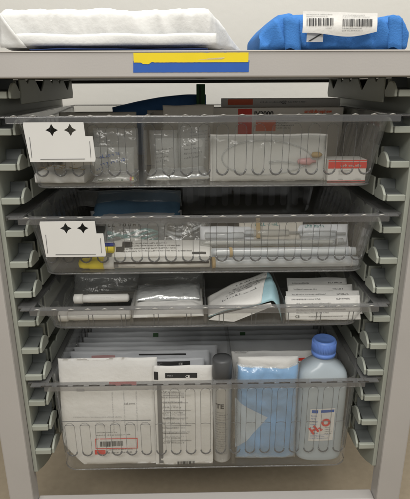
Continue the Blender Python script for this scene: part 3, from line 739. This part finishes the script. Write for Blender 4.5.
# paper pouch with blue inside, curled
xc, wd, zb, H = span(208, 284, 280, 322, .05)
r = thing('curled_pouch', 'curled white paper pouch with pale blue inside in the shallow drawer', 'pouch', (xc, .03, B3))
def curl(u, v, off):
    x = (u-.5)*wd*1.0; y = v*.075; z = .008+.062*u**.8*math.sin(min(1, .30+v)*PI*.60)+.003*nz(u*3+off, v*3, 1, 1.4)
    if u > .78: x -= (u-.78)*.05; z -= (u-.78)**2*.75
    return (x, y-.01, z+off)
for nm, m_, off, u0 in (('paper_side', 'paper', .0016, 0), ('blue_lining', 'aqua', 0, .0)):
    mb = MB(); n = 22; ue = .74 if off else 1.02; mb.add([curl(u0+(ue-u0)*i/n+(.16*(j/n-.5)*(i/n) if off else 0), j/n, off) for j in range(n+1) for i in range(n+1)], [(j*(n+1)+i, j*(n+1)+i+1, (j+1)*(n+1)+i+1, (j+1)*(n+1)+i) for j in range(n) for i in range(n)])
    o = mb.build(nm, m_, r, smooth=True); sd = o.modifiers.new('s', 'SOLIDIFY'); sd.thickness = .0006
    if nm == 'paper_side':
        R = random.Random(9); pr = MB()
        for row in range(5):
            v = .30+.12*row; u = .18+.05*row
            while u < .62+.04*row:
                du = R.uniform(.006, .011); P = [curl(a, b, off+.0010) for a, b in ((u, v), (u+du, v), (u+du, v+.045), (u, v+.045), (u, v+.012), (u+du, v+.012))]
                pr.add(P, [R.choice(((0, 1, 5, 4), (0, 1, 2, 3)))]); u += du+R.choice((.004, .004, .004, .02))
        pr.build('print', 'greyink', o)
# front of the pouch hanging down
mb = MB(); mb.add([(-wd*.5, -.012, .004), (-wd*.18, -.012, .0), (wd*.30, -.010, .026), (wd*.28, -.008, .032), (-wd*.42, -.010, .010)], [(0, 1, 2, 3, 4)])
o = mb.build('flap', 'paper', r); sd = o.modifiers.new('s', 'SOLIDIFY'); sd.thickness = .0005
# stacked printed packets
g = 'printed white packets stacked in the right compartment'
LB = ['topmost and rearmost printed packet of the stack at the right of the shallow drawer', 'second printed packet down in the stack at the right of the shallow drawer', 'third printed packet down, showing a barcode, in the stack at the right', 'frontmost printed packet with several lines of print in the stack at the right']
for i, (p0, p1, pt, Y) in enumerate(((289, 350, 280, .085), (290, 356, 286, .062), (288, 363, 292, .042), (286, 361, 300, .020))):
    xc, wd, zb, H = span(p0, p1, pt, pt+10, Y); zt_ = at((p0+p1)/2, pt, Y+.02).z
    r, F = pouch('printed_packet', LB[i], 'packet', wd, .046-.002*i, .004, (xc, Y-.004, max(B3+.002, zt_-.032)), (-.75 if i < 3 else -.42, 0, 0), 'paper', 90+i, .0008, g, power=10)
    lines(r, F, -wd*.42, wd*.05, .032, .038, 1, 'greyink', seed=91+i); lines(r, F, wd*.18, wd*.42, .032, .038, 1, 'ink', seed=95+i)
    if i == 2: bars(r, F, -wd*.3, wd*.34, .018, .027, seed=99)
    if i == 3:
        lines(r, F, -wd*.36, wd*.38, .010, .030, 4, 'greyink', seed=100, wmax=.012); text(r, F, 'CE', -wd*.38, .0045, .006, 'ink')
        lines(r, F, -wd*.2, wd*.36, .004, .008, 1, 'ink', seed=101)

# ================================================================== BOTTOM DRAWER CONTENTS
B4 = Z['d4'][1]+.0032
g = 'sterile packs standing in the bottom drawer'
def cutc(wd, H):
    def c(x, z):          # clipped lower left corner
        k = .035-(z*.8); e = -wd/2+max(0, k)
        return max(x, e), z
    return c
# front left large white pack
r, F, w, h = standing('sterile_pack', 'large white sterile pack with red print at the left front of the bottom drawer', 'sterile pack', 58, 158, 358, .0185, .12, .004, 'paper', 101, B4-.001, .0016, g, cut=cutc(.17, .2), power=10)
def lx(px, py=410): return (at(px, py, .025).x-r.location.x)
def lz(py, px=110): return (at(px, py, .028).z-B4)
patch(r, F, lx(110), lx(137), lz(387), lz(383.5), 'red', 'red_bar', .0005, 4)
lines(r, F, lx(124), lx(136), lz(406), lz(402), 1, 'greyink', seed=111)
lines(r, F, lx(72), lx(136), lz(417.5), lz(414.5), 1, 'palegrey', seed=112, wmax=.02)
lines(r, F, lx(94), lx(132), lz(434), lz(429), 2, 'greyink', seed=113)
bars(r, F, lx(98), lx(121), lz(443), lz(438.5), 'ink', seed=7)
lines(r, F, lx(104), lx(132), lz(450), lz(444.5), 2, 'greyink', seed=115)
patch(r, F, lx(92), lx(103), lz(450), lz(446), 'red', 'red_block', .0006, 3)
fr = MB()
for (xa_, xb_, za_, zb__) in ((93, 136, 436.6, 436.0), (93, 136, 445.2, 444.6), (135.4, 136, 445, 436), (93, 93.6, 445, 436)):
    x0, x1, z0, z1 = lx(xa_), lx(xb_), lz(za_), lz(zb__); ym = -F((x0+x1)/2, (z0+z1)/2)-.0010
    fr.box(x0, x1, ym-.0002, ym, z0, z1)
fr.build('red_frame', 'red', r)
for px in (112, 123.5, 136): lines(r, F, lx(px), lx(px+.8), lz(430), lz(392), 24, 'palegrey', seed=117, fill=.9)
patch(r, F, lx(77), lx(85), lz(392), lz(389.5), 'palegrey', 'faint_mark', .0005, 3)
# front right pack with black header
r, F, w, h = standing('sterile_pack', 'narrow white sterile pack with black header and barcode in front of the dark capped can', 'sterile pack', 154, 213, 365.5, .0150, .10, .003, 'paper', 102, B4-.001, .0012, g, power=10)
def lx(px, py=410): return (at(px, py, .022).x-r.location.x)
def lz(py, px=185): return (at(px, py, .020+.016*(460-py)/80).z-B4)
k1 = patch(r, F, lx(166), lx(197.5), lz(374.8), lz(369.8), 'ink', 'header_band', .0005, 6)
text(k1, F, 'CE', lx(186), lz(374.4), .0060, 'paper', off=.0012, bold=.0002)
fw = lines(k1, F, lx(168), lx(175), lz(374), lz(371.3), 2, 'palegrey', seed=120, off=.0012)
patch(r, F, lx(154.8), lx(159), lz(376.5), lz(368.5), 'ink', 'header_block', .0005, 4)
patch(r, F, lx(157.5), lx(162), .003, lz(381), 'greyink', 'side_stripe', .0005, 8)
for j in range(6): lines(r, F, lx(163), lx(190), lz(396+8.6*j), lz(388+8.6*j), 2, 'palegrey', seed=130+j, wmax=.012, full=.95)
lines(r, F, lx(162), lx(188), lz(442), lz(386), 11, 'greyink', seed=141, fill=.28, full=.7)
bars(r, F, lx(176), lx(194), lz(462), lz(458.5), seed=8)
ln = MB()
for j in range(7):
    z = lz(392+7.6*j); x0, x1 = lx(163), lx(191-(j % 2)*3); ym = -F((x0+x1)/2, z)-.0009; ln.box(x0, x1, ym-.0001, ym, z-.0003, z+.0003)
ln.build('rule_line', 'greyink', r)
# layered packs behind
rows = [(59, 205, 358.5, .070, 'greypack2', 'bluish film pack with black header directly behind the two front white packs'),
        (61, 210, 350.5, .100, 'greypack2', 'bluish film pack, second one behind the front white packs'),
        (64, 218, 346, .130, 'greypack2', 'bluish film pack, third one behind the front white packs'),
        (68, 330, 341, .170, 'greypack', 'wide grey film pack, foremost of the wide grey ones in the bottom drawer'),
        (78, 326, 336, .210, 'greypack', 'wide grey film pack, second of the wide grey ones in the bottom drawer'),
        (80, 322, 331, .250, 'greypack', 'wide grey film pack, third of the wide grey ones in the bottom drawer'),
        (82, 318, 326, .290, 'greypack', 'wide grey film pack, rearmost of the wide grey ones in the bottom drawer')]
for i, (p0, p1, pt, Y, m_, lab) in enumerate(rows):
    r, F, w, h = standing('sterile_pack', lab, 'sterile pack', p0, p1, pt, Y, .22, .008, m_, 150+i, B4, .0035, g, n=44)
    if i == 0:
        k1 = patch(r, F, w*.13, w*.40, h-.0135, h-.0055, 'ink', 'header_band', .0008, 6); text(k1, F, 'CE', w*.32, h-.0128, .0065, 'paper', off=.0014)
        lines(k1, F, w*.16, w*.21, h-.012, h-.007, 2, 'palegrey', seed=119, off=.0014)
        patch(r, F, w*.04, w*.10, h-.0135, h-.0045, 'ink', 'header_block', .0008, 4)
    if i == 1:
        patch(r, F, w*.02, w*.34, h-.009, h-.006, 'ink', 'header_band', .0008, 6)
    if i in (0, 1): patch(r, F, -w*.30, -w*.14, h-.016, h-.008, 'red' if i > 2 else 'pink', 'red_print', .0006, 6)
    if i == 5:
        for q in (-w*.20, w*.16): patch(r, F, q, q+.012, h-.012, h-.003, 'green', 'green_mark', .0006, 4)
# dark capped can
p = at(222, 400, .031)
t = thing('spray_can', 'slim white can with dark grey cap standing between the white pack and blue drape', 'bottle', (p.x, .0315, B4))
zc0 = at(222, 378, .030).z-B4; zc1 = at(222, 358, .030).z-B4; rc = (at(232.5, 420, .042).x-at(211.5, 420, .042).x)/2
rc = .0172
cn = MB().lathe([(rc*.92, 0), (rc, .003), (rc, zc0-.014), (rc*.9, zc0-.006), (rc*.80, zc0-.001), (rc*.80, zc0)], 36).build('body', 'aero', t, smooth=True)
MB().lathe([(rc*.82, zc0+.0003), (rc*.99, zc0+.002), (rc*1.0, zc1-.003), (rc*.93, zc1), (rc*.5, zc1+.0002)], 36).build('cap', 'black', t, smooth=True, bevel=0)
FC = lambda x, z: math.sqrt(max(1e-8, (rc+.0002)**2-x*x))
text(cn, FC, 'TE', -.0115, zc0-.052, .0125, 'ink', off=.0004, bold=.0004)
lines(cn, FC, -.012, .013, .030, zc0-.058, 16, 'greyink', seed=160, wmax=.007, fill=.35, off=.0004)
lines(cn, FC, -.012, .013, .016, .028, 2, 'palegrey', seed=161, wmax=.007, fill=.9, off=.0004)
# blue drape pack
r, F, w, h = standing('drape_pack', 'pale blue folded drape in clear wrap with a white triangle, left of the bottle', 'drape pack', 237, 296, 365, .0290, .06, .026, 'bluepack', 170, B4, .0045, None, power=6, n=50)
def lx(px, py=420): return (at(px, py, .018).x-r.location.x)
def lz(py, px=265): return (at(px, py, .02).z-B4)
tri = MB(); n = 14; vs = []; idx = {}
A, Bq, D = (lx(235.5), lz(402)), (lx(236), lz(450)), (lx(268), lz(419))
for i in range(n+1):
    for j in range(n+1-i):
        u, v = i/n, j/n; x = A[0]*(1-u-v)+Bq[0]*u+D[0]*v; z = A[1]*(1-u-v)+Bq[1]*u+D[1]*v
        idx[i, j] = len(vs); vs.append((x, -F(x, z)-.0012, z))
fs = []
for i in range(n):
    for j in range(n-i):
        fs.append((idx[i, j], idx[i+1, j], idx[i, j+1]))
        if i+j < n-1: fs.append((idx[i+1, j], idx[i+1, j+1], idx[i, j+1]))
tri.add(vs, fs).build('white_triangle', 'paleblue', r, smooth=True)
# loose white top of the wrap
mb = pack_mesh(w*1.0, .030, .012, make_F(w, .03, .012, .004, 171), 30, 14, seed=3); o = mb.build('wrap_top', 'paper', r, smooth=True); o.location = (0, .001, h-.014)
mb = pack_mesh(w*1.04, h*1.02, .034, lambda x, z, F=F: F(x, z)+.0022, 40, 40, seed=6); mb.build('clear_wrap', 'film', r, smooth=True)
# white pouch with a red seal behind it
r, F, w, h = standing('sealed_pouch', 'white pouch with a red seal stripe standing behind the blue drape', 'pouch', 232, 316, 351, .082, .12, .006, 'paper', 172, B4, .003, None)
patch(r, F, w*-.02, w*.36, h-.022, h-.0165, 'red', 'seal_stripe', .0006, 8, skew=.06)
# milky bottle with blue cap
Yc = .046
pl, pr = at(295.5, 395, Yc), at(344.5, 395, Yc); xc = (pl.x+pr.x)/2; hwid = (pr.x-pl.x)/2*.97
xcap = at(322, 350, Yc).x
t = thing('bottle', 'milky plastic bottle with blue screw cap and red lettered label in the bottom drawer', 'bottle', (xc, Yc, B4))
zs = at(320, 376, Yc-.02).z-B4-.008; zn = at(322, 364, Yc-.01).z-B4; zcap0 = at(322, 361, Yc-.01).z-B4; zcap1 = at(322, 341, Yc).z-B4
prof = [(.92, 0), (.985, .003), (1, .010), (1, zs*.42), (.985, zs*.5), (1, zs*.56), (1, zs-.004), (.985, zs+.004), (.93, zs+.012), (.80, zs+.019)]
rn = .017
vs = []; sg = 48; mbb = MB()
zn = max(zn, zs+.034); cap_h = .030
full = [(hwid*a, hwid*.72*a, b) for a, b in prof]+[(hwid*.60, hwid*.55, zs+.026), (rn*1.12, rn*1.12, zs+.032), (rn, rn, zs+.036), (rn, rn, zs+.040)]
for ax, ay, z in full:
    e = .62 if ax > hwid*.75 else .85 if ax > hwid*.5 else 1
    for k in range(sg):
        a_ = 2*PI*k/sg; c, s_ = math.cos(a_), math.sin(a_)
        vs.append((ax*abs(c)**e*(1 if c > 0 else -1), ay*abs(s_)**e*(1 if s_ > 0 else -1), z))
n = len(full)
mbb.add(vs, [(i*sg+k, i*sg+(k+1) % sg, (i+1)*sg+(k+1) % sg, (i+1)*sg+k) for i in range(n-1) for k in range(sg)]+[tuple(range(sg))[::-1], tuple(range((n-1)*sg, n*sg))])
bd = mbb.build('body', 'bottle', t, smooth=True)
zc = zs+.0405; xo = 0; xc_cap = 0
rcap = (at(334, 355, Yc).x-at(310, 355, Yc).x)/2
mb = MB(); pf = [(rcap*.98, 0), (rcap*1.0, .006), (rcap*.955, .0065), (rcap*.955, .0085), (rcap*.985, .009), (rcap*.96, cap_h-.004), (rcap*.90, cap_h-.0005), (rcap*.78, cap_h), (rcap*.74, cap_h-.0012), (rcap*.2, cap_h-.0012)]
mb.lathe(pf, 60, (xo, 0, zc)); mb.build('cap', 'blueplas', t, smooth=True)
cap = t.children[-1]
mb = MB()
for k in range(48):
    a_ = 2*PI*k/48; mb.tube([(xo+rcap*.985*math.cos(a_), rcap*.985*math.sin(a_), zc+.010), (xo+rcap*.965*math.cos(a_), rcap*.965*math.sin(a_), zc+cap_h-.004)], .0005, 4)
mb.build('grip_rib', 'blueplas', cap, smooth=True)
# fluid line
FBt = lambda x, z: hwid*.72*(max(0, 1-(abs(x)/hwid)**(2/.62)))**.31+.0004
def lx(px): return at(px, 424, Yc-hwid*.72).x-xc
def lz(py): return at(322, py, Yc-hwid*.72).z-B4
lb = patch(t, FBt, lx(309.5), lx(334), lz(441), lz(409), 'paper', 'label', .0003, 8, skew=.04)
patch(lb, FBt, lx(311), lx(317), lz(413), lz(410), 'btape', 'blue_block', .0008, 2); patch(lb, FBt, lx(320), lx(333), lz(412.5), lz(410), 'btape', 'blue_block', .0008, 2, skew=.04)
lines(lb, FBt, lx(310.5), lx(333), lz(439), lz(434), 3, 'btape', seed=181, wmax=.006, off=.0010, slope=.04)
lines(lb, FBt, lx(310.5), lx(318), lz(434), lz(414), 7, 'btape', seed=182, wmax=.006, off=.0010)
lines(lb, FBt, lx(325), lx(333), lz(434), lz(426), 4, 'greyink', seed=183, wmax=.004, off=.0010)
text(lb, FBt, 'H', lx(313), lz(434), .020, 'red', rot=.62, off=.0014, bold=.0010)
text(lb, FBt, '2', lx(320.5), lz(430.5), .010, 'red', rot=.62, off=.0014, bold=.0006)
text(lb, FBt, 'O', lx(324), lz(427), .020, 'red', rot=.62, off=.0014, bold=.0010)
